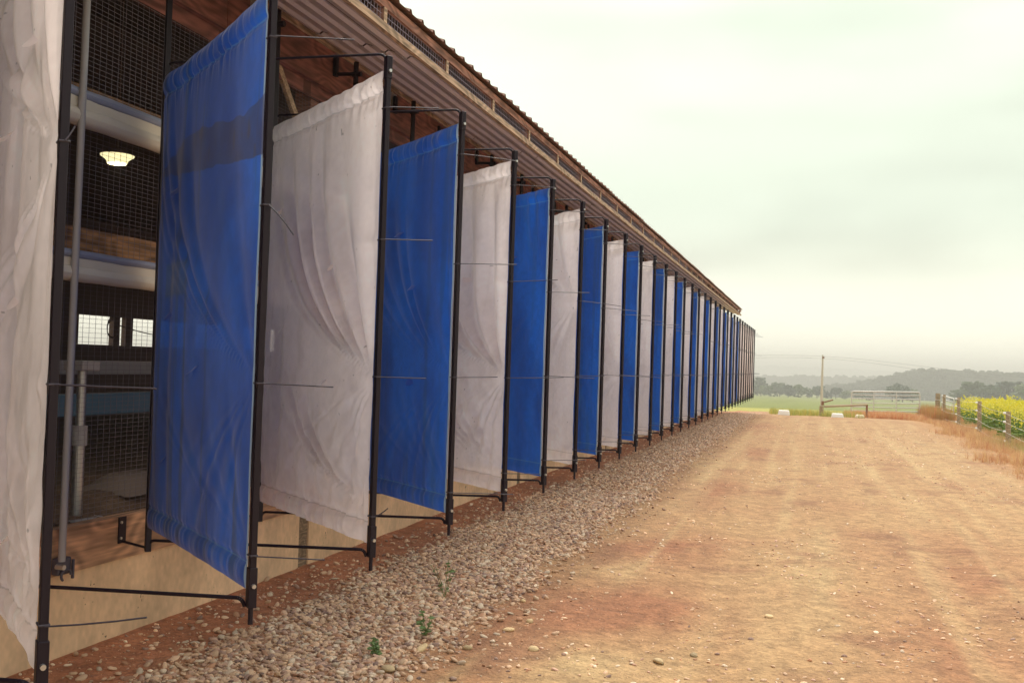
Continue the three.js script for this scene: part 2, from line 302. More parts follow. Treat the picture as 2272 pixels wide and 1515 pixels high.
// ───────────────────────── the barn ─────────────────────────
const A0 = -4, A1 = 42.3, W = -3.80, BACK = -14.2;
const barn = thing('barn', 'long open-sided livestock barn with wooden eaves, concrete footing and wire mesh wall', 'barn');
const bb = (name, mat, x0, x1, y0, y1, a0, a1, u = 1, parent = barn) => part(parent, name, box(x0, x1, y0, y1, -a1, -a0, u), mat);
// footing in cast lengths, with rough filled joints between them
{
  const joints = [-5, 1.1, 7.21, 13.3, 19.4, 25.5, 31.6, 37.7, A1 + 0.08];
  const matJoint = M({ map: woodTex(111, [150, 124, 98]), roughness: 0.95 });
  for (let i = 0; i + 1 < joints.length; i++) {
    bb('footing', matConcrete, W - 0.22, W, -0.4, 0.438, joints[i] + 0.08, joints[i + 1] - 0.08, 0.42);
    if (i) bb('footing_joint', matJoint, W - 0.2, W - 0.012, -0.4, 0.437, joints[i] - 0.08, joints[i] + 0.08, 1.5);
  }
}
for (let a = 1.4 - 4.88; a < A1; a += 4.88) bb('sill_beam', matSill, W - 0.045, W + 0.012, 0.442, 0.688, Math.max(a, A0) + 0.003, Math.min(a + 4.88, A1) - 0.003, 0.55);
bb('sill_plate', matSill, W - 0.24, W - 0.048, 0.44, 0.645, A0, A1, 0.6);
for (let a = 7.32 - 4.88 * 2; a < A1; a += 4.88) bb('wall_post', matRafter, W - 0.24, W - 0.1, 0.648, 4.0, a - 0.07, a + 0.07, 0.8);
for (let a = 7.32 - 2.44 * 4 + 1.0; a < A1; a += 2.44) bb('plywood_panel', matPly, W - 0.055, W - 0.004, 3.80, 4.235, a + 0.004, Math.min(a + 2.44, A1) - 0.004, 0.5);
for (let a = 7.32 - 2.44 * 4 + 1.0; a < A1; a += 2.44) bb('header_board', matPly, W - 0.10, W - 0.058, 3.70, 3.98, a + 0.004, Math.min(a + 2.44, A1) - 0.004, 0.45);
for (let a = 6.15; a < 30; a += 2.44) bb('truss_plate', matZinc, W - 0.003, W + 0.002, 3.99, 4.11, a, a + 0.13);
{ const g = new THREE.BoxGeometry(0.03, 1.15, 0.055); g.rotateX(0.75); g.translate(W - 0.07, 3.46, -6.98); part(barn, 'brace', g, matFascia); }
bb('girt', matGirt, W - 0.16, W - 0.115, 2.15, 2.315, 2.5, 20, 0.7);
bb('girt', matGirt, W - 0.16, W - 0.115, 3.02, 3.10, 2.5, 20, 0.7);

// wire mesh on the wall: 1 x 2 inch welded wires
{
  const gs = [], X = W - 0.065, t = 0.0008;
  for (let y = 0.70; y < 3.80; y += 0.0258) gs.push(new THREE.BoxGeometry(t * 2, t * 2, 12).translate(X, y + R(-0.001, 0.001), -9.7));
  for (let a = 3.7; a < 15.7; a += 0.0515) { const y0 = 0.69; gs.push(new THREE.BoxGeometry(t * 2, 3.8 - y0, t * 2).translate(X + t * 2, (3.8 + y0) / 2, -a)); }
  part(barn, 'wire_mesh', mergeGeometries(gs), matWire).userData.kind = 'stuff';
}
// eave: corrugated soffit sheets, boards, rafter ends, vent mesh, ribbed roof sheets
const EX = -2.88, SY0 = 4.175, SY1 = 3.885;
function ribbed(len, stations, pitch, base, top, h, f) {   // strip with trapezoid ribs across, running along stations
  const prof = [[0, 0]]; for (let c = pitch / 2; c < len; c += pitch) prof.push([c - base / 2, 0], [c - top / 2, h], [c + top / 2, h], [c + base / 2, 0]); prof.push([len, 0]);
  const P = [], I = []; // doubled at the creases so that the ribs stay crisp
  for (let i = 0; i + 1 < prof.length; i++) { const b = P.length / 3; for (const s of stations) { P.push(...f(s, prof[i]), ...f(s, prof[i + 1])); } for (let k = 0; k + 1 < stations.length; k++) { const q = b + k * 2; I.push(q, q + 1, q + 3, q, q + 3, q + 2); } }
  const g = new THREE.BufferGeometry(); g.setAttribute('position', new THREE.Float32BufferAttribute(P, 3)); g.setAttribute('uv', new THREE.Float32BufferAttribute(new Float32Array(P.length / 3 * 2), 2)); g.setIndex(I); g.computeVertexNormals(); return g;
}
{
  const dx = EX - W, dy = SY1 - SY0, L = Math.hypot(dx, dy), ex = dx / L, ey = dy / L; // down-slope direction; ribs hang below
  for (let a = A0; a < A1; a += 3.66) {
    const e = Math.min(a + 3.64, A1), k = Math.round((a - A0) / 3.66) % 2 * 0.0015;
    part(barn, 'soffit_sheet', ribbed(L, [a, e], 0.192, 0.085, 0.045, 0.024, (s, [c, h]) => [W + ex * c + ey * (h + k), SY0 + ey * c - ex * (h + k), -s]), matSteelSoffit);
  }
  bb('soffit_trim', matFascia, W - 0.002, W + 0.02, 4.12, 4.16, A0, A1, 0.5);
}
for (let a = A0; a < A1; a += 4.88) {
  const e = Math.min(a + 4.874, A1);
  bb('fascia_board', matFascia, EX, EX + 0.038, 3.872, 3.924, a, e, 0.6);
  bb('upper_fascia', matRafter, EX + 0.002, EX + 0.034, 4.028, 4.09, a, e, 0.6);
}
for (let i = -8; i < 30; i++) { const a = 6.303 + 1.22 * i; if (a < A0 || a > A1) continue; bb('rafter_end', matRafter, EX - 0.16, EX + 0.028, 3.925, 4.027, a - 0.019, a + 0.019, 0.8); bb('rafter_trim', matFascia, EX + 0.0285, EX + 0.0345, 3.9245, 4.0275, a - 0.024, a + 0.024, 0.8); }
{
  const gs = [];
  for (let y = 3.945; y < 4.025; y += 0.04) gs.push(new THREE.BoxGeometry(0.003, 0.003, 24).translate(EX + 0.012, y, -16));
  for (let a = 4.1; a < 24; a += 0.05) gs.push(new THREE.BoxGeometry(0.003, 0.102, 0.003).translate(EX + 0.015, 3.976, -a));
  part(barn, 'vent_mesh', mergeGeometries(gs), M({ color: lc(0.4, 0.33, 0.42), roughness: 0.5, metalness: 0.5 })).userData.kind = 'stuff';
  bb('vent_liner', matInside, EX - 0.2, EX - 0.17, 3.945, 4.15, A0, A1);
}
const EAVE = [-2.80, 4.098], SL = 0.326, RIDGE = -9.0, RY = EAVE[1] + (EAVE[0] - RIDGE) * SL;
for (let a = A0; a < A1 - 0.1; a += 0.9144) {
  const st = [0, 1], jit = R(-0.008, 0.008);
  const f = (sgn) => (s, [c, h]) => { const X = sgn > 0 ? lerp(EAVE[0] + jit, RIDGE, s) : lerp(2 * RIDGE - EAVE[0], RIDGE, s); return [X, lerp(EAVE[1], RY, s) + h + 0.004, -(a + c)]; };
  const len = Math.min(0.916, A1 - a);
  part(barn, 'roof_sheet', ribbed(len, st, 0.2286, 0.055, 0.020, 0.026, f(1)), matRoof);
  part(barn, 'roof_sheet', ribbed(len, st, 0.2286, 0.055, 0.020, 0.026, f(-1)), matRoof);
}
{ // roof deck under the sheets, thick enough to keep daylight out
  const s2 = new THREE.Shape([new THREE.Vector2(EX + 0.03, 4.092), new THREE.Vector2(EX - 0.5, 4.245), new THREE.Vector2(RIDGE, RY - 0.02), new THREE.Vector2(2 * RIDGE - EX - 0.03, 4.092), new THREE.Vector2(2 * RIDGE - EX - 0.03, 4.02), new THREE.Vector2(RIDGE, RY - 0.16), new THREE.Vector2(EX - 0.6, 4.20)]);
  const g = new THREE.ExtrudeGeometry(s2, { depth: A1 - A0, bevelEnabled: false }); g.translate(0, 0, -A1); part(barn, 'roof_deck', g, matInside);
  const gable = new THREE.Shape([new THREE.Vector2(W - 0.06, 0), new THREE.Vector2(W - 0.06, 4.15), new THREE.Vector2(RIDGE, RY - 0.2), new THREE.Vector2(BACK, 4.15), new THREE.Vector2(BACK, 0)]);
  for (const a of [A0 + 0.12, A1 - 0.02]) { const e = new THREE.ExtrudeGeometry(gable, { depth: 0.1, bevelEnabled: false }); e.translate(0, 0, -a); part(barn, 'gable_wall', e, matPly); }
}
// inside: floor, far wall with a strip of openings, posts
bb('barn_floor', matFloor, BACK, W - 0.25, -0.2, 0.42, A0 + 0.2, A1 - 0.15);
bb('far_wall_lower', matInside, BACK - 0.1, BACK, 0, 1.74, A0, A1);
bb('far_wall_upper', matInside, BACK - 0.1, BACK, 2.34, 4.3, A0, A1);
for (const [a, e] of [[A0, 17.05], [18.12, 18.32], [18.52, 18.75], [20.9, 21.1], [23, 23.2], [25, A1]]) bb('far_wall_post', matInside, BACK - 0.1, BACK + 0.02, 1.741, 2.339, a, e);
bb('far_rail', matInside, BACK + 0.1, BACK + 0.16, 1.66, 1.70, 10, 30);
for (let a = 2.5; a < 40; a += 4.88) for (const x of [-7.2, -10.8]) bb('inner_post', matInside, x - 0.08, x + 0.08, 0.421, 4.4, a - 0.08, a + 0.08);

// rolled side curtains hung in front of the mesh
function curtain(yTop, h, label, seed) {
  const t = thing('rolled_curtain', label, 'curtain', [W + 0.03, yTop, -4.7], 'rolled curtains');
  const len = [-1.6, 12];
  const wob = (s, k, amp) => amp * (fbm(s * 3 + seed, k, 3, seed) - 0.5);
  const roll = (r, y, amp) => sheetGeo(range(0, 6.2832, 14), range(len[0], len[1], 170), (th, s) => { const rr = r * (1 + wob(s * 1.5, th * 0.8, amp)) * (1 + 0.25 * amp * Math.sin(s * 60 + th)); return { p: [Math.cos(th) * rr, y + Math.sin(th) * rr + wob(s, 3, 0.003), -s], uv: [th, s] }; });
  part(t, 'hem_pipe', roll(h * 0.14, -h * 0.14, 0.10), matCurtainBlue);
  part(t, 'curtain_strip', sheetGeo(range(0, 1, 3), range(len[0], len[1], 170), (v, s) => ({ p: [0.012 + wob(s * 4, v * 3, 0.012), -h * (0.26 + 0.36 * v), -s], uv: [v, s] })), matCurtain);
  part(t, 'fabric_roll', roll(h * 0.24, -h * 0.76, 0.14), matCurtain);
}
curtain(3.028, 0.205, 'upper rolled white curtain across the mesh wall behind nearest panels', 401);
curtain(2.167, 0.170, 'lower rolled white curtain across the mesh wall at mid height', 407);

// guide pipe in front of the mesh
{
  const t = thing('guide_pipe', 'slim grey upright pipe on the wall beside the nearest white panel', 'pipe', [W + 0.07, 0.5, -4.43]);
  part(t, 'pipe', capped(V(0, 0.03, 0), V(0.0, 3.55, -0.02), 0.019, 14), matPVC);
  const c = part(t, 'clamp', mergeGeometries([new RoundedBoxGeometry(0.05, 0.09, 0.10, 2, 0.012).translate(-0.025, 0.0, -0.03), new THREE.TorusGeometry(0.03, 0.007, 8, 18, 4).rotateY(1.4).translate(0.015, -0.045, -0.02), new THREE.BoxGeometry(0.012, 0.10, 0.012).translate(0.01, -0.02, -0.075)]), M({ color: lc(0.10, 0.09, 0.12), roughness: 0.5, metalness: 0.5 }));
  part(c, 'bolt', new THREE.CylinderGeometry(0.014, 0.014, 0.05, 8).rotateZ(1.57).translate(0.01, 0.005, 0.02), matZinc);
}
// fittings inside the gap
{
  const p = thing('jack_post', 'galvanised steel jack post standing inside the mesh wall', 'post', [-4.22, 0.62, -5.12]);
  part(p, 'lower_tube', capped(V(0, 0.01, 0), V(0, 0.46, 0), 0.034, 16), matZinc); part(p, 'upper_tube', capped(V(0, 0.46, 0), V(0, 0.9, 0), 0.026, 16), matZinc);
  part(p, 'collar', capped(V(0, 0.44, 0), V(0, 0.56, 0), 0.045, 16), matPVC); part(p, 'base_plate', new RoundedBoxGeometry(0.2, 0.03, 0.24, 2, 0.006).translate(0, -0.005, 0), matPVC); part(p, 'head_plate', new RoundedBoxGeometry(0.14, 0.06, 0.16, 2, 0.01).translate(0, 0.92, 0), matPVC);
  const b = thing('pen_rail', 'blue steel pen rail inside the barn behind mesh', 'rail', [-5.0, 1.165, -7]); part(b, 'rail', new RoundedBoxGeometry(0.06, 0.155, 5, 2, 0.01).translate(0, 0.078, 0), matBlueBeam); for (const z of [-2.3, 2.3]) part(b, 'leg', new THREE.BoxGeometry(0.05, 0.75, 0.05).translate(-0.06, -0.37, z), matBlueBeam);
  const g = thing('feed_rail', 'dull grey rail inside the barn above the blue rail', 'rail', [-5.6, 1.44, -7.4]); part(g, 'rail', new RoundedBoxGeometry(0.08, 0.11, 5, 2, 0.01).translate(0, 0.055, 0), matPVC); for (const z of [-2.3, 2.3]) part(g, 'leg', new THREE.BoxGeometry(0.05, 1.03, 0.05).translate(-0.07, -0.51, z), matPVC);
  const heap = structure('bedding', sheetGeo(range(-5.6, W - 0.26, 24), range(3.2, 9.5, 60), (x, a) => { const e = sstep(-5.6, -5.0, x) * (0.10 + 0.28 * fbm(x * 2, a * 1.6, 4, 501)) * (0.7 + 0.3 * sstep(W - 0.26, W - 0.6, x)); return { p: [x, 0.425 + e, -a], uv: [x, a], c: mix3([0.20, 0.115, 0.075], [0.32, 0.21, 0.14], fbm(x * 9, a * 9, 3, 503)) }; }), M({ vertexColors: true, roughness: 1, map: dirtMap }), 'brown sand bedding heaped behind the wooden sill');
  const sk = thing('feed_sack', 'crumpled pale sack lying on the bedding behind the mesh', 'sack', [-4.45, 0.63, -5.95]); part(sk, 'sack_body', sheetGeo(range(-0.35, 0.35, 16), range(-0.25, 0.25, 12), (x, y) => ({ p: [y, 0.05 + 0.13 * (1 - (x / 0.36) ** 2) * (1 - (y / 0.27) ** 2) + 0.07 * (fbm(x * 6 + 9, y * 6, 3, 511) - 0.3), x], uv: [x, y] })), M({ color: lc(0.26, 0.19, 0.15), roughness: 0.95 }));
  // lit dish lamp
  const l = thing('barn_lamp', 'lit pale dish lamp hanging inside the dark barn', 'lamp', [-6.0, 3.30, -7.62]);
  const bowl = new THREE.LatheGeometry([[0.001, -0.01], [0.08, 0], [0.10, 0.04], [0.142, 0.068], [0.146, 0.078]].map(p => new THREE.Vector2(...p)), 28);
  part(l, 'diffuser', bowl, new THREE.MeshStandardMaterial({ color: lc(0.8, 0.75, 0.5), emissive: lc(1.0, 0.92, 0.5), emissiveIntensity: 0.6, side: THREE.DoubleSide, roughness: 0.4 }));
  part(l, 'cap', new THREE.CylinderGeometry(0.05, 0.146, 0.045, 24).translate(0, 0.104, 0), matInside); part(l, 'cord', capped(V(0, 0.12, 0), V(0, 1.7, 0), 0.006, 6), matInside);
  const pl = new THREE.PointLight(lc(1, 0.9, 0.6), 0.6, 12, 2); pl.position.set(-6, 3.24, -7.62); pl.castShadow = true; scene.add(pl);
  const hose = thing('hanging_hose', 'coil of dark cable hanging before the far opening', 'cable', [-13.6, 1.9, -17.35]);
  part(hose, 'coil', mergeGeometries([0, 1, 2].map(i => new THREE.TorusGeometry(0.18 + i * 0.012, 0.011, 6, 30).scale(0.62, 1, 1).rotateY(0.9 + i * 0.15).translate(0, 0.16 + i * 0.02, 0))), matInside);
  part(hose, 'span', tube([V(0, 0.26, -0.1), V(0, 0.14, -0.9), V(0, 0.10, -1.5), V(0, 0.25, -2.6)], 0.011, 6, 30, false), matInside);
}

// ───────────────────────── fabric wind panels ─────────────────────────
const S = 1.22, POUT = -2.2554, PIN = -3.6065, AOUT = k => 5.0495 + S * (k - 2), AIN = k => 4.9774 + S * (k - 1);
const ex = PIN - POUT, ez = -(AIN(1) - AOUT(1));             // outer base -> inner base
const LEN = Math.hypot(ex, ez), E = V(-ex / LEN, 0, -ez / LEN), N = V(-E.z, 0, E.x);   // E: inner->outer, N: towards the camera side
const FT = CAMH + 1.5725, FB = CAMH - 0.997, FH = FT - FB, TIES = [3.01, 2.275, 1.53, 0.79];
const tubeRot = Math.atan2(-E.z, E.x);
const sq = (w, y0, y1, cx = 0, cz = 0, d = w) => { const g = new RoundedBoxGeometry(w, y1 - y0, d, 2, Math.min(w, d) * 0.10); g.rotateY(tubeRot); g.translate(cx, (y0 + y1) / 2, cz); return g; };
const G = { // shared geometry, origin on the ground under the outer tube
  outer: sq(0.036, 0.66, 3.18, 0, 0, 0.027), sleeveTop: sq(0.043, 3.16, 3.284, 0, 0, 0.034), sleeveBot: sq(0.045, 0.571, 0.74, 0, 0, 0.036), pin: capped(V(0, 0.50, 0), V(0, 0.575, 0), 0.011, 8),
  inner: sq(0.034, 0.50, 4.03, ex, ez, 0.032), bolt: new THREE.CylinderGeometry(0.009, 0.009, 0.058, 10).rotateX(1.5708).rotateY(tubeRot + 1.5708),
  topRod: bent([V(ex, 3.20, ez + S), V(ex, 3.30, ez + S), V(-E.x * 0.03, 3.305, -E.z * 0.03), V(-E.x * 0.03, 3.16, -E.z * 0.03)], 0.045, 0.0072),
  botRod: bent([V(ex, 0.52, ez + S), V(ex + 0.02, 0.565, ez + S), V(-0.035, 0.612, 0.02), V(-0.03, 0.575, 0.0)], 0.025, 0.0085),
  plate: new RoundedBoxGeometry(0.008, 0.15, 0.065, 1, 0.002).translate(W - POUT + 0.017, 0.61, ez), strap: capped(V(W - POUT + 0.02, 0.545, ez), V(ex, 0.52, ez), 0.0075, 6),
  plateTop: new RoundedBoxGeometry(0.03, 0.16, 0.05, 1, 0.004).translate(W - POUT + 0.012, 4.0, ez), strapTop: mergeGeometries([capped(V(W - POUT + 0.02, 3.94, ez), V(ex + 0.05, 3.93, ez), 0.016, 8), capped(V(ex - 0.03, 3.93, ez), V(ex + 0.05, 3.93, ez), 0.022, 8)]),
  screw: new THREE.CylinderGeometry(0.008, 0.008, 0.012, 8).rotateZ(1.5708),
};
function foldField(k, blue) {
  const r = rng(900 + k * 31), A = blue ? 0.4 : 1.6, main = k === 0 ? 1 : k === 2 ? 2 : [1, 2, 2, 3][r() * 4 | 0], sub = main === 3 ? 1 : 3;
  const o1 = R(0, 50, r), o2 = R(0, 50, r), o3 = R(0, 50, r), st = R(0.7, 1.2, r), lam = blue ? R(0.34, 0.46, r) : R(0.36, 0.5, r);
  const wave = p => { const t = Math.sin(p); return 0.85 * t + 0.15 * Math.sin(2 * p + 0.9); };
  return (s, y) => {   // s: metres from inner edge, y: height
    const w = LEN - s; let d = 0;
    // folds that leave a tie on the outer tube and swing round to hang straight
    const fan = (yt, L, up, amp, off, reach) => {
      const h = up * (y - yt); if (h <= 0.004) return 0; const q = 1 - Math.exp(-h / L), c = w / Math.max(q, 0.03); if (c > 3) return 0;
      const n = fbm(c * 1.7 + off, h * 0.5 + off, 2, k + 3);
      return amp * wave(6.2832 * c / lam * (1 + 0.2 * Math.sin(c * 2.3 + off)) + 9 * n) * (0.25 + 1.2 * fbm(c * 3.1 + off + 8, h * 0.6, 2, k + 5)) * q * sstep(0, 0.2, c) * (1 - sstep(1.3, 2.4, c)) * sstep(reach, 0.15, h);
    };
    d += fan(TIES[main], 0.50, 1, 0.040 * A * st, o1, 2.0) + fan(TIES[sub], 0.36, 1, 0.018 * A, o2, 0.9) + fan(TIES[main], 0.6, -1, 0.022 * A * st, o3, 1.2) + fan(TIES[0], 0.25, 1, 0.008 * A, o2 + 7, 0.4);
    // broad belly, and long hanging folds towards the inner tube
    d += (blue ? 0.03 : 0.04) * Math.sin(Math.PI * s / LEN) * (0.4 + fbm(s * 0.9 + o2, y * 0.7, 2, k)) * Math.sin(Math.PI * clamp((y - FB) / FH));
    const vf = k === 0 ? 0.040 : blue ? 0.009 : 0.020, vr = k === 0 ? 1.9 : 1.1;
    d += vf * wave(6.2832 * s / (lam * 0.9) + 9 * fbm(s * 1.1 + o3, y * 0.4 + o1, 2, k + 9)) * (0.2 + 1.2 * fbm(s * 3 + o1, y * 0.5, 2, k + 10)) * sstep(vr, vr * 0.2, s) * sstep(FB, FB + 0.4, y) * (main === 2 && !blue && k ? sstep(2.6, 1.5, y) : 1);
    if (!blue) { const m = sstep(2.0, 1.1, y), n = fbm(s * 5 + y * 2 + o1, y * 3 - s * 2.5, 3, k + 13); d += m * 0.060 * (0.2 - Math.abs(n - 0.5)) + m * 0.018 * (fbm(s * 13 - y * 6, y * 7 + s * 4, 2, k + 14) - 0.5); }
    d += 0.006 * (fbm(s * 5 + o2, y * 4, 2, k + 17) - 0.5);
    for (const t of TIES) d += 0.012 * A * Math.exp(-(((y - t) / 0.04) ** 2)) * Math.exp(-w / 0.14) * sstep(0, 0.06, w);
    // gathered hems
    const gt = FT - y, gb = y - FB, gather = fbm(s * 30 + o1, y * 1.5, 2, k + 21) - 0.5;
    d += gather * (blue ? 0.034 : 0.055) * sstep(0, 0.05, gt) * Math.exp(-((gt - 0.06) ** 2) / 0.014) + gather * (blue ? 0.012 : 0.045) * sstep(0, 0.05, gb) * Math.exp(-((gb - 0.06) ** 2) / 0.010);
    for (const q of [gt - 0.115, gb - 0.115]) d -= 0.011 * Math.exp(-(q * q) / 0.00014);
    if (gt < 0.115) d += 0.012 * Math.sin(Math.PI * gt / 0.115); if (gb < 0.115) d += 0.012 * Math.sin(Math.PI * gb / 0.115);
    return d * sstep(0, 0.05, s) * (0.06 + 0.94 * sstep(0, 0.09, w));
  };
}
const ordinal = ['first', 'second', 'third', 'fourth', 'fifth', 'sixth', 'seventh', 'eighth', 'ninth', 'tenth', 'eleventh', 'twelfth', 'thirteenth', 'fourteenth', 'fifteenth', 'sixteenth', 'seventeenth', 'eighteenth', 'nineteenth', 'twentieth'];
let nb = 0, nw = 0;
for (let k = 0; k <= 32; k++) {
  const blue = k % 2 === 1 && k <= 25, r = rng(4000 + k * 7);
  const label = k === 0 ? 'nearest white fabric panel, cut off by the left picture edge' : k === 1 ? 'large blue fabric panel with brown streaks, nearest of the blue ones' : k === 32 ? 'last and farthest white fabric panel at the end of the row' :
    blue ? `${ordinal[nb]} blue fabric panel counted from the near end of the row` : `${ordinal[nw]} white fabric panel counted from the near end of the row`;
  if (blue) nb++; else nw++;
  const t = thing('fabric_panel', label, 'fabric panel', [POUT, 0, -AOUT(k)], 'blue and white fabric panels along the barn wall');
  if (k > 2) { t.rotation.y = R(-0.009, 0.009, r); t.position.z += R(-0.012, 0.012, r); }
  const nu = k < 5 ? 110 : k < 10 ? 60 : 26, nv = k < 5 ? 190 : k < 10 ? 100 : 46, fold = foldField(k, blue), sag = R(0, 0.02, r);
  const bow = (y) => { let m = 9; for (const q of TIES) m = Math.min(m, Math.abs(y - q)); return 0.006 * sstep(0, 0.37, m); };
  const fp = (u, v) => { // fabric point
    const y = FB + v * FH, s0 = 0.03 + u * (LEN - 0.055), s = s0 - bow(y) * sstep(0.6, 1, u) + bow(y) * 0.6 * sstep(0.25, 0, u), d = fold(s, y) + 0.012;
    const dy = -sag * Math.sin(Math.PI * u) * (v > 0.5 ? 1 : -0.3) * Math.abs(v - 0.5) * 2;
    return V(ex + E.x * s + N.x * d, y + dy, ez + E.z * s + N.z * d);
  };
  const fg = sheetGeo(range(0, 1, nu), range(0, 1, nv), (u, v) => ({ p: fp(u, v).toArray(), uv: [u, v] }));
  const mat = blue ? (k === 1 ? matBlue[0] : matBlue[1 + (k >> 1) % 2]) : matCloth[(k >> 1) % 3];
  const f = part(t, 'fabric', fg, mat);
  if (k < 9) { // half-moon wind slits: the cut tongue stands off the cloth
    const spots = k === 0 ? [[0.55, 0.70], [0.32, 0.545], [0.70, 0.455], [0.15, 0.30], [0.66, 0.13], [0.80, 0.80]] : k === 1 ? [[0.25, 0.73], [0.22, 0.47], [0.52, 0.36], [0.2, 0.17]] : k === 2 ? [[0.18, 0.765], [0.70, 0.60], [0.66, 0.335], [0.22, 0.46], [0.20, 0.21]] : [[0.3 + 0.4 * r(), 0.28 + 0.1 * r()], [0.3 + 0.4 * r(), 0.55 + 0.15 * r()], [0.25 + 0.5 * r(), 0.74 + 0.1 * r()]];
    for (const [u, v] of spots) {
      const R0 = 0.042, tilt = R(-0.5, 0.5, r), lift = R(0.03, 0.055, r), c = fp(u, v), P = [], I = [], UV = [];
      const at = (rr, th) => { const lx = Math.cos(th) * rr, ly = Math.sin(th) * rr, X = lx * Math.cos(tilt) - ly * Math.sin(tilt), Y = lx * Math.sin(tilt) + ly * Math.cos(tilt); const q = fp(u + X / LEN, v + Y / FH), o = 0.003 + lift * (-Math.min(0, ly) / R0) ** 1.5; return q.add(N.clone().multiplyScalar(o)); };
      const n = 12; P.push(...at(0, 0).toArray()); UV.push(u, v); for (let i = 0; i <= n; i++) { P.push(...at(R0, -Math.PI * i / n).toArray()); UV.push(u, v); if (i) I.push(0, i, i + 1); }
      const g = new THREE.BufferGeometry(); g.setAttribute('position', new THREE.Float32BufferAttribute(P, 3)); g.setAttribute('uv', new THREE.Float32BufferAttribute(UV, 2)); g.setIndex(I); g.computeVertexNormals();
      part(f, 'wind_slit', g, mat);
    }
  }
  part(t, 'outer_tube', G.outer, matTube); part(t, 'tube_sleeve', G.sleeveTop, matTube); const lo = part(t, 'tube_sleeve', G.sleeveBot, matTube); part(lo, 'pin', G.pin, matTube);
  part(t, 'inner_tube', G.inner, matTube); part(t, 'top_rod', G.topRod, matTube); part(t, 'bottom_rod', G.botRod, matTube);
  if (k < 16) {
    for (const y of [3.20, 0.665]) { const b = part(t, 'bolt', G.bolt, matZinc); b.position.set(0.006, y, 0.006); }
    const pl = part(t, 'wall_plate', G.plate, matTube); for (const y of [0.565, 0.655]) { const s = part(pl, 'screw', G.screw, matZinc); s.position.set(W - POUT + 0.022, y, ez + 0.016); }
    part(t, 'wall_strap', G.strap, matTube); part(t, 'upper_plate', G.plateTop, matTube); part(t, 'upper_strap', G.strapTop, matTube);
  }
  // nylon cable ties: a loop round the tube and a long loose tail
  const near = k < 14, list = k < 3 ? TIES : TIES;
  list.forEach((y0, i) => {
    const y = y0 + R(-0.012, 0.012, r);
    if (!near && r() < 0.35) return;
    const loop = sq(0.050, y - 0.004, y + 0.004, -E.x * 0.005, -E.z * 0.005, 0.036);
    let len = R(0.25, 0.42, r), yaw = R(-0.15, 0.9, r), droop = R(-0.10, 0.05, r) * len;
    if (k === 0) { len = [0.2, 0.03, 0.34, 0.33][i]; yaw = [0, 1.2, 0.1, 0.15][i]; droop = [0, 0.05, 0, 0.05][i]; }
    if (k === 1) { len = [0.34, 0.12, 0.31, 0.30][i]; yaw = [0.3, 0.1, 0.2, 0.2][i]; droop = [-0.005, -0.13, -0.005, 0.0][i]; }
    if (k === 2) { len = [0.27, 0.26, 0.25, 0.07][i]; yaw = 0.25; droop = [0.0, 0, 0.0, 0.05][i]; }
    const dir = V(Math.cos(yaw), 0, -Math.sin(yaw)), st = E.clone().multiplyScalar(0.03).setY(y), p = [0, 0.35, 0.7, 1].map(q => st.clone().addScaledVector(dir, q * len).add(V(0, droop * (0.7 * q + 0.3 * q * q), 0)));
    const gs = [loop]; for (let j = 0; j < 3; j++) gs.push(capped(p[j], p[j + 1], near ? 0.003 : 0.004, 5));
    part(t, 'cable_tie', mergeGeometries(gs), matTie);
  });
}

// ───────────────────────── far end of the road ─────────────────────────
{
  const t = thing('field_gate', 'pale tubular steel field gate standing beyond the road crest', 'gate', [2.0, terrain(3.6, 56), -56]);
  const w = 3.33, y0 = 0.10, y1 = 1.30, r = 0.036, tilt = 0.024;
  part(t, 'frame', bent([V(0, y0, 0), V(0, y1, 0), V(w, y1 + w * tilt, 0), V(w, y0 + w * tilt, 0), V(0.02, y0, 0)], 0.12, r, 8), matGate);
  for (const y of [0.30, 0.50, 0.72, 0.94, 1.13]) part(t, 'rail', tube([V(0, y, 0), V(w * 0.3, y + 0.3 * w * tilt - 0.012, 0), V(w * 0.65, y + 0.65 * w * tilt - 0.02, 0), V(w, y + w * tilt, 0)], 0.028, 6, 12, false), matGate);
  for (const x of [w * 0.33, w * 0.66]) part(t, 'stay', new THREE.BoxGeometry(0.05, 1.18, 0.02).translate(x, 0.70 + x * tilt, 0.025), matGate);
}
{
  const t = thing('gate_post', 'stout weathered brown corner post beside the folded gate', 'post', [6.30, terrain(6.3, 57) - 0.1, -57]);
  const g = new THREE.CylinderGeometry(0.12, 0.135, 1.52, 14, 6); g.translate(0, 0.76, 0); part(t, 'post', g, matOldWood); for (const y of [0.45, 0.80, 1.18]) part(t, 'strap', new THREE.TorusGeometry(0.135, 0.016, 6, 20).rotateX(1.57).translate(0, y, 0), matGate);
  const o = thing('folded_gate', 'tubular gate swung open and seen nearly end on', 'gate', [6.48, terrain(6.5, 56.6), -56.7]);
  const d = V(0.20, 0, 2.9); part(o, 'frame', bent([V(0, 0.15, 0), V(0, 1.33, 0), d.clone().setY(1.22), d.clone().setY(0.1), V(0.01, 0.15, 0.02)], 0.12, 0.03, 8), matGate);
  for (const y of [0.34, 0.53, 0.73, 0.93, 1.13]) part(o, 'rail', capped(V(0, y, 0), d.clone().setY(y - 0.08), 0.022, 6), matGate);
}
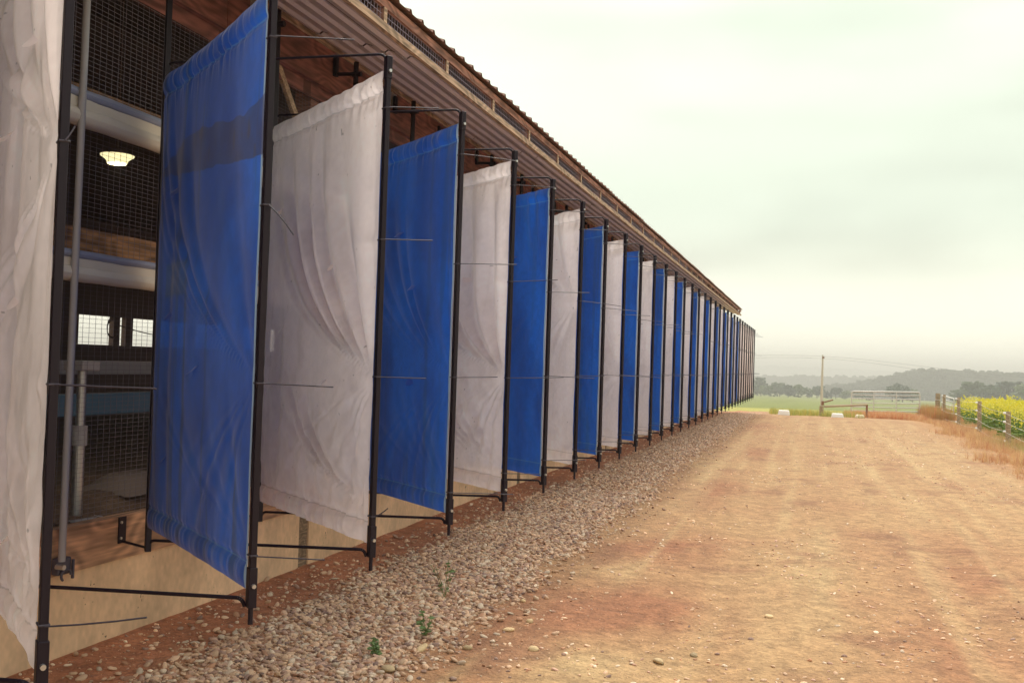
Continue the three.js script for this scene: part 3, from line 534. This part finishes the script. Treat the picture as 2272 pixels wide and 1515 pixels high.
{
  const t = thing('wire_fence', 'wooden post and wire fence between the road and the yellow crop', 'fence');
  const ps = [[52, 0.81], [44.5, 0.83], [37, 0.87], [30, 0.765], [23, 0.72]], ins = [[], [], [], []];
  for (const [a, top] of ps) {
    const x = fenceX(a), y = terrain(x, a) - 0.1, lean = R(-0.03, 0.03), g = new THREE.CylinderGeometry(0.065, 0.075, top - y, 10, 4); g.translate(0, (top - y) / 2, 0); g.rotateZ(lean);
    const p = part(t, 'post', g, matOldWood); p.position.set(x, y, -a); const h = top - y;
    [0.96, 0.74, 0.50, 0.26].forEach((f, i) => { const s = part(p, 'insulator', new THREE.CylinderGeometry(0.028, 0.034, 0.07, 10).rotateZ(1.57).translate(-0.09 - lean * h * f, h * f, 0.0), matWhite); ins[i].push(V(x - 0.12, y + h * f, -a)); });
  }
  for (const q of ins) { const P = []; q.forEach((p, i) => { P.push(p); if (q[i + 1]) P.push(p.clone().lerp(q[i + 1], 0.5).add(V(0, -0.05, 0))); }); part(t, 'wire', tube(P, 0.004, 5, 40, false), matGate); }
}
{
  const y = terrain(0.45, 50), t = thing('utility_pole', 'thin pale pole carrying wires beyond the road crest', 'pole', [0.45, y - 0.1, -50]);
  const g = new THREE.CylinderGeometry(0.036, 0.075, 2.98, 12, 8); g.translate(0, 1.49, 0); part(t, 'shaft', g, matPole); part(t, 'sleeve', new THREE.CylinderGeometry(0.095, 0.10, 0.55, 12).translate(0, 0.30, 0), matOldWood);
  part(t, 'crosspiece', new THREE.BoxGeometry(0.10, 0.06, 0.06).translate(0.03, 2.86, 0.03), matRust); part(t, 'clamp', new THREE.BoxGeometry(0.12, 0.18, 0.16).translate(0.05, 0.72, 0.03), matRust);
  const wy = y + 2.78;
  const ow = (lbl, p) => { const m = shadows(new THREE.Mesh(tube(p, 0.006, 5, 30, false), M({ color: lc(0.42, 0.41, 0.37), roughness: 0.7 }))); m.name = numbered('overhead_wire'); m.userData = { label: lbl, category: 'wire' }; scene.add(m); };
  ow('upper thin wire running from the pole top towards both sides', [V(-22, wy - 0.9, -62), V(-8, wy - 0.25, -54), V(0.45, wy + 0.04, -50), V(8, wy - 0.55, -52), V(20, wy - 1.15, -56)]);
  ow('lower thin wire running from the pole top towards both sides', [V(-22, wy - 1.25, -62), V(-8, wy - 0.45, -54), V(0.45, wy - 0.06, -50), V(8, wy - 0.80, -52), V(20, wy - 1.45, -56)]);
  const b = thing('pipe_barrier', 'rusty pipe barrier reaching from the pole to the gate', 'barrier', [0.55, y, -50]);
  part(b, 'bar', capped(V(0.02, 0.46, 0), V(1.95, 0.60, -0.6), 0.05, 10), M({ color: lc(0.44, 0.33, 0.22), roughness: 0.85 })); part(b, 'handle', capped(V(0.02, 0.66, 0), V(0.42, 0.79, 0), 0.03, 8), matRust); part(b, 'far_leg', capped(V(1.95, 0.62, -0.6), V(1.95, -0.3, -0.6), 0.05, 10), matRust);
}
function blockGeo(w, h, d) { const g = new RoundedBoxGeometry(w, h, d, 3, 0.045), p = g.attributes.position; for (let i = 0; i < p.count; i++) { const k = 1 - 0.13 * (p.getY(i) / h + 0.5); p.setX(i, p.getX(i) * k); p.setZ(i, p.getZ(i) * k); } g.computeVertexNormals(); g.translate(0, h / 2 - 0.02, 0); return g; }
[[1738, -1.13, 45, 0.50, 0.23, 'white block on the crest between the barn and the pole', 'block'], [1850, 1.05, 44.6, 0.50, 0.19, 'white block on the crest just right of the pole', 'block']].forEach(([, x, a, w, h, label, cat]) => { const m = shadows(new THREE.Mesh(blockGeo(w, h, 0.34), matWhite)); m.name = numbered('marker_block'); m.position.set(x, terrain(x, a) - 0.01, -a); m.userData = { label, category: cat, group: 'white marker blocks' }; scene.add(m); });
{ const m = shadows(new THREE.Mesh(stones[1], M({ color: sc(232, 222, 190), roughness: 0.9 }))); m.name = numbered('stone'); m.scale.set(0.2, 0.24, 0.18); m.position.set(2.0, terrain(2, 46) + 0.05, -46); m.userData = { label: 'pale boulder at the foot of the gate beside red grass', category: 'stone' }; scene.add(m); }

// ───────────────────────── grass, weeds, crop ─────────────────────────
function bladeTuft(seed, n, h, spread, wid, bend) {
  const r = rng(seed), P = [], I = [], U = [];
  for (let i = 0; i < n; i++) {
    const th = R(0, 6.283, r), x0 = Math.cos(th) * spread * r() * 0.5, z0 = Math.sin(th) * spread * r() * 0.5, H = h * R(0.55, 1.1, r), dx = Math.cos(th) * bend * H * R(0.3, 1.2, r), dz = Math.sin(th) * bend * H * R(0.3, 1.2, r), px = -Math.sin(th) * wid, pz = Math.cos(th) * wid, b = P.length / 3;
    P.push(x0 - px, 0, z0 - pz, x0 + px, 0, z0 + pz, x0 + dx * 0.35 - px * 0.8, H * 0.6, z0 + dz * 0.35 - pz * 0.8, x0 + dx * 0.35 + px * 0.8, H * 0.6, z0 + dz * 0.35 + pz * 0.8, x0 + dx, H, z0 + dz); I.push(b, b + 1, b + 3, b, b + 3, b + 2, b + 2, b + 3, b + 4); for (let q = 0; q < 5; q++) U.push(0, 0);
  }
  const g = new THREE.BufferGeometry(); g.setAttribute('position', new THREE.Float32BufferAttribute(P, 3)); g.setAttribute('uv', new THREE.Float32BufferAttribute(U, 2)); g.setIndex(I); g.computeVertexNormals(); return g;
}
const leafMat = (c = 0xffffff) => new THREE.MeshPhysicalMaterial({ color: c, side: THREE.DoubleSide, roughness: 0.95, transmission: 0.35, thickness: 0 });
const stand = (x, a, s, sy = s) => new THREE.Matrix4().compose(V(x, terrain(x, a) - 0.02, -a), Q.setFromEuler(EU.set(R(-0.1, 0.1), R(0, 6.283), R(-0.1, 0.1))), V(s, sy, s));
const tint = (a, b, t) => new THREE.Color().setRGB(...mix3(a, b, t));
{
  const gs = [bladeTuft(11, 11, 0.34, 0.16, 0.004, 0.5), bladeTuft(12, 9, 0.42, 0.14, 0.004, 0.35)], P = [[], []], C = [[], []];
  const RUST = L3(196, 140, 102), STRAW = L3(230, 200, 146), GREEN = L3(148, 158, 78);
  let n = 0; while (n < 16000) {
    const a = 13 + rnd() * 47, x = R(2.6, 9), n1 = fbm(x * 1.1 + 20, a * 0.5, 4, 601), fx = fenceX(a);
    const edge = a < 40 ? 3.2 + 0.02 * (a - 18) : 3.8; const den = sstep(edge - 0.15, edge + 0.7, x + (n1 - 0.5) * 1.6) * (x > fx + 0.8 ? 0.35 : 1); if (rnd() > den) continue;
    if (a > 34 && a < 50 && x < fx - 0.9 && rnd() < 0.75) continue;
    const i = rnd() * 2 | 0, gr = sstep(0.45, 0.7, fbm(x * 0.8, a * 0.4 + 9, 3, 603)) * sstep(fx - 1.2, fx + 0.2, x); const s = R(0.35, 1.0) * (0.35 + 0.75 * n1) * (0.55 + 0.45 * den);
    P[i].push(stand(x, a, s)); C[i].push(tint(mix3(RUST, STRAW, Math.pow(rnd(), 1.4)), GREEN, gr * R(0.4, 1))); n++;
  }
  n = 0; while (n < 3600) { const a = R(50, 57.5), x = R(1.6, 7.2); if (rnd() > sstep(1.6, 3.2, x + 0.8 * Math.sin(a * 3))) continue; const i = rnd() * 2 | 0, tall = x > 5.3 && x < 6.3 ? 2.2 : 1; P[i].push(stand(x, a, R(0.8, 1.25), R(0.55, 1.05) * tall)); C[i].push(tint(L3(204, 136, 92), tall > 1 ? L3(168, 150, 78) : STRAW, rnd() * (tall > 1 ? 1 : 0.7))); n++; }
  n = 0; while (n < 900) { const a = R(44, 56), x = R(-2, 2.2); if (a < 47 + 2 * Math.sin(x * 2)) continue; P[1].push(stand(x, a, R(0.5, 0.9), R(0.35, 0.9))); C[1].push(tint(L3(196, 178, 92), L3(140, 156, 66), rnd())); n++; }
  stuff('dry_grass', 'rust red and straw coloured dry grass on the right verge and below the gate', 'grass', gs.map((g, i) => [g, leafMat(), P[i], C[i], 'tufts']));
}
{ // yellow flowering crop beyond the fence
  const stem = bladeTuft(31, 9, 0.95, 0.22, 0.006, 0.18), fl = (() => { const r = rng(33), gs = []; for (let i = 0; i < 30; i++) { const g = new THREE.PlaneGeometry(0.042, 0.036); g.rotateX(R(-1.4, 0.3, r)); g.rotateY(R(0, 6.28, r)); const th = R(0, 6.28, r), q = R(0.02, 0.22, r); g.translate(Math.cos(th) * q, 0.98 - Math.pow(r(), 1.7) * 0.5, Math.sin(th) * q); gs.push(g); } return mergeGeometries(gs); })();
  const leaf = (() => { const r = rng(35), gs = []; for (let i = 0; i < 16; i++) { const g = new THREE.PlaneGeometry(0.14, 0.05, 2, 1); g.rotateX(R(-1.2, 0.2, r)); g.rotateY(R(0, 6.28, r)); const th = R(0, 6.28, r); g.translate(Math.cos(th) * 0.14, R(0.08, 0.55, r), Math.sin(th) * 0.14); gs.push(g); } return mergeGeometries(gs); })();
  const P = [], C1 = [], C2 = [], P2 = []; let n = 0;
  while (n < 7500) { const a = 25 + Math.pow(rnd(), 0.8) * 52, x = fenceX(a) + 0.55 + rnd() * 15; if (a > 62 && x > 22) continue; const e = x - fenceX(a) - 0.55; if (rnd() > sstep(-0.2, 0.6, e + (fbm(x * 2, a, 2, 611) - 0.5))) continue; if (a > 48 && e < (a - 48) * 0.06) continue; const s = R(0.8, 1.2), m = stand(x, a, s, s * R(0.92, 1.12) * (0.86 + 0.3 * fbm(x * 0.6, a * 0.3, 2, 613))); P.push(m); C1.push(tint(L3(218, 206, 40), L3(232, 222, 80), rnd())); C2.push(tint(L3(86, 118, 40), L3(128, 150, 58), rnd())); if (rnd() < 0.88) P2.push(m); n++; }
  stuff('flowering_crop', 'bright yellow flowering crop behind the wire fence', 'crop', [[stem, leafMat(), P, C2, 'stems'], [leaf, leafMat(), P, C2, 'leaves'], [fl, leafMat(), P2, C1.slice(0, P2.length), 'flowers']]);
}
// single weeds growing out of the stones
[[-2.39, 6.60, 0.34, 'tall thin weed standing in the gravel bed'], [-2.141, 5.62, 0.17, 'small leafy green weed at the gravel edge'], [-2.235, 5.13, 0.11, 'tiny green weed low in the near gravel']].forEach(([x, a, h, label], i) => {
  const t = thing('weed', label, 'plant', [x, roadY(x, a), -a], 'weeds in the gravel'); const r = rng(700 + i), gs = [], ss = [];
  for (let j = 0; j < 5; j++) { const th = R(0, 6.28, r), H = h * R(0.5, 1, r), tip = V(Math.cos(th) * h * 0.3, H, Math.sin(th) * h * 0.3); ss.push(tube([V(0, 0, 0), tip.clone().multiplyScalar(0.5).add(V(0, H * 0.1, 0)), tip], 0.0018, 4, 6, false)); for (let q = 0; q < (i ? 9 : 5); q++) { const g = new THREE.CircleGeometry(1, 7); g.scale(0.014 + 0.012 * r(), 0.006 + 0.004 * r(), 1); g.rotateX(R(-1.4, -0.2, r)); g.rotateY(R(0, 6.28, r)); const p = tip.clone().multiplyScalar(R(0.25, 1, r)); g.translate(p.x + R(-0.012, 0.012, r), p.y, p.z + R(-0.012, 0.012, r)); gs.push(g); } }
  part(t, 'stem', mergeGeometries(ss), leafMat(sc(128, 138, 70))); part(t, 'leaves', mergeGeometries(gs), leafMat(sc(108, 132, 74)));
});

// ───────────────────────── trees and wooded hills ─────────────────────────
function crownGeo(seed, n, rx, ry, size) {
  const r = rng(seed), gs = [], lobes = []; for (let i = 0; i < 8; i++) lobes.push([R(-0.6, 0.6, r) * rx, R(0.35, 1.0, r) * ry * 1.5, R(-0.6, 0.6, r) * rx, R(0.35, 0.6, r) * rx]);
  for (let i = 0; i < n; i++) {
    const L = lobes[r() * 8 | 0], d = V(R(-1, 1, r), R(-0.8, 1, r), R(-1, 1, r)).normalize(), k = L[3] * R(0.72, 1.05, r), g = new THREE.PlaneGeometry(size * R(0.7, 1.4, r), size * R(0.6, 1.1, r)); g.rotateX(R(-1.2, 1.2, r)); g.rotateY(R(0, 6.28, r)); g.translate(L[0] + d.x * k, L[1] + d.y * k * 0.85, L[2] + d.z * k); gs.push(g);
  }
  return mergeGeometries(gs);
}
const crowns = [0, 1, 2, 3].map(i => crownGeo(800 + i, 420, 4.2, 4.6, 1.0));
const crownMats = [L3(62, 82, 42), L3(78, 96, 46), L3(96, 112, 52), L3(54, 72, 44)].map(c => new THREE.MeshPhysicalMaterial({ color: lc(...c), side: THREE.DoubleSide, roughness: 0.95, transmission: 0.25, thickness: 0 }));
const trunkGeo = new THREE.CylinderGeometry(0.16, 0.32, 4, 7).translate(0, 2, 0), matTrunk = M({ color: lc(0.10, 0.075, 0.05), roughness: 1 });
const ty = a => terrain(0, a);
const treeList = [[-36, 630, 1.28], [-30, 640, 1.12], [-24.5, 625, 1.02], [-19, 645, 1.15], [-13.5, 632, 0.98], [-8, 640, 1.05], [-2.5, 628, 0.92], [3, 640, 1.1], [8.5, 650, 0.85], [-33, 655, 1.4], [-21, 660, 1.25], [-10.5, 658, 1.15], [14, 648, 0.9], [20, 655, 0.8], [27, 640, 0.9], [34, 650, 0.85],
  [40, 560, 1.25], [45.5, 566, 1.35], [51, 572, 1.0], [70, 540, 1.2], [77, 548, 1.45], [84, 536, 1.5], [91, 545, 1.7], [98, 538, 1.55], [105, 546, 1.8], [112, 540, 1.7], [119, 548, 1.6]];
treeList.sort((p, q) => p[0] / p[1] - q[0] / q[1]);
const where = ['left of the utility pole', 'behind the gate', 'above the yellow crop'];
const cnt = [0, 0, 0];
treeList.forEach(([x, a, s], i) => {
  const g = a > 600 ? 0 : x < 60 ? 1 : 2, n = cnt[g]++;
  const t = thing('field_tree', g === 0 ? `hazy green tree of the far hedgerow, ${ordinal[n]} from the barn end` : `hazy green tree ${where[g]}, ${ordinal[n]} from the left`, 'tree', [x, ty(a) - 0.6, -a], 'trees at the far side of the field');
  t.rotation.y = R(0, 6.28); t.scale.set(s * R(0.85, 1.1), s * R(0.8, 1.05), s); part(t, 'trunk', trunkGeo, matTrunk); part(t, 'crown', crowns[i % 4], crownMats[(i * 7 + (i >> 2)) % 4]);
});
// hills: ground with a coat of trees
function hill(name, label, a, depth, x0, x1, top, col, n, size, treeLabel) {
  const ys = range(0, 1, 14), g = sheetGeo(range(x0, x1, 90), ys, (x, v) => { const h = top(x), b = terrain(0, a) - 4; return { p: [x, lerp(b, h, sm(v)), -(a + depth * v)], uv: [x / 30, v * depth / 30], c: mix3(col, col.map(c => c * 0.7), fbm(x * 0.02, v * 6, 3, 901)) }; });
  structure(name, g, M({ vertexColors: true, roughness: 1 }), label);
  const P = [[], []], C = [[], []]; for (let i = 0; i < n; i++) { const x = R(x0, x1), v = Math.pow(rnd(), 0.7), h = lerp(terrain(0, a) - 4, top(x), sm(v)), s = size * R(0.6, 1.35), j = rnd() * 2 | 0; P[j].push(new THREE.Matrix4().compose(V(x, h - 2.5 * s, -(a + depth * v)), Q.setFromEuler(EU.set(0, R(0, 6.28), 0)), V(s, s * R(0.8, 1.15), s))); C[j].push(tint(col, col.map(c => c * 0.55), rnd())); }
  stuff(`${name}_wood`, treeLabel, 'wood', P.map((m, j) => [crowns[j], M({ color: 0xffffff, roughness: 1 }), m, C[j], 'trees']));
}
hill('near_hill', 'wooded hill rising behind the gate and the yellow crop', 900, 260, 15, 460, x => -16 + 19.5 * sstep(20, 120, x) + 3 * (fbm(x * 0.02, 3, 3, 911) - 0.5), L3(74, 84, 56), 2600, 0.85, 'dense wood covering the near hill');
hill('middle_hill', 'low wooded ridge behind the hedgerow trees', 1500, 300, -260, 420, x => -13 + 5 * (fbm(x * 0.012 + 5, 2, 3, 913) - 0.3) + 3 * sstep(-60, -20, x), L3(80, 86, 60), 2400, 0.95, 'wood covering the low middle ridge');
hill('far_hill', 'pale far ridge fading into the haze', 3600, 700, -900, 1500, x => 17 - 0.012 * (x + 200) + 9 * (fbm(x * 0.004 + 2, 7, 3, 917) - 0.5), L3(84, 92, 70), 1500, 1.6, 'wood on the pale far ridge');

renderer.render(scene, camera);
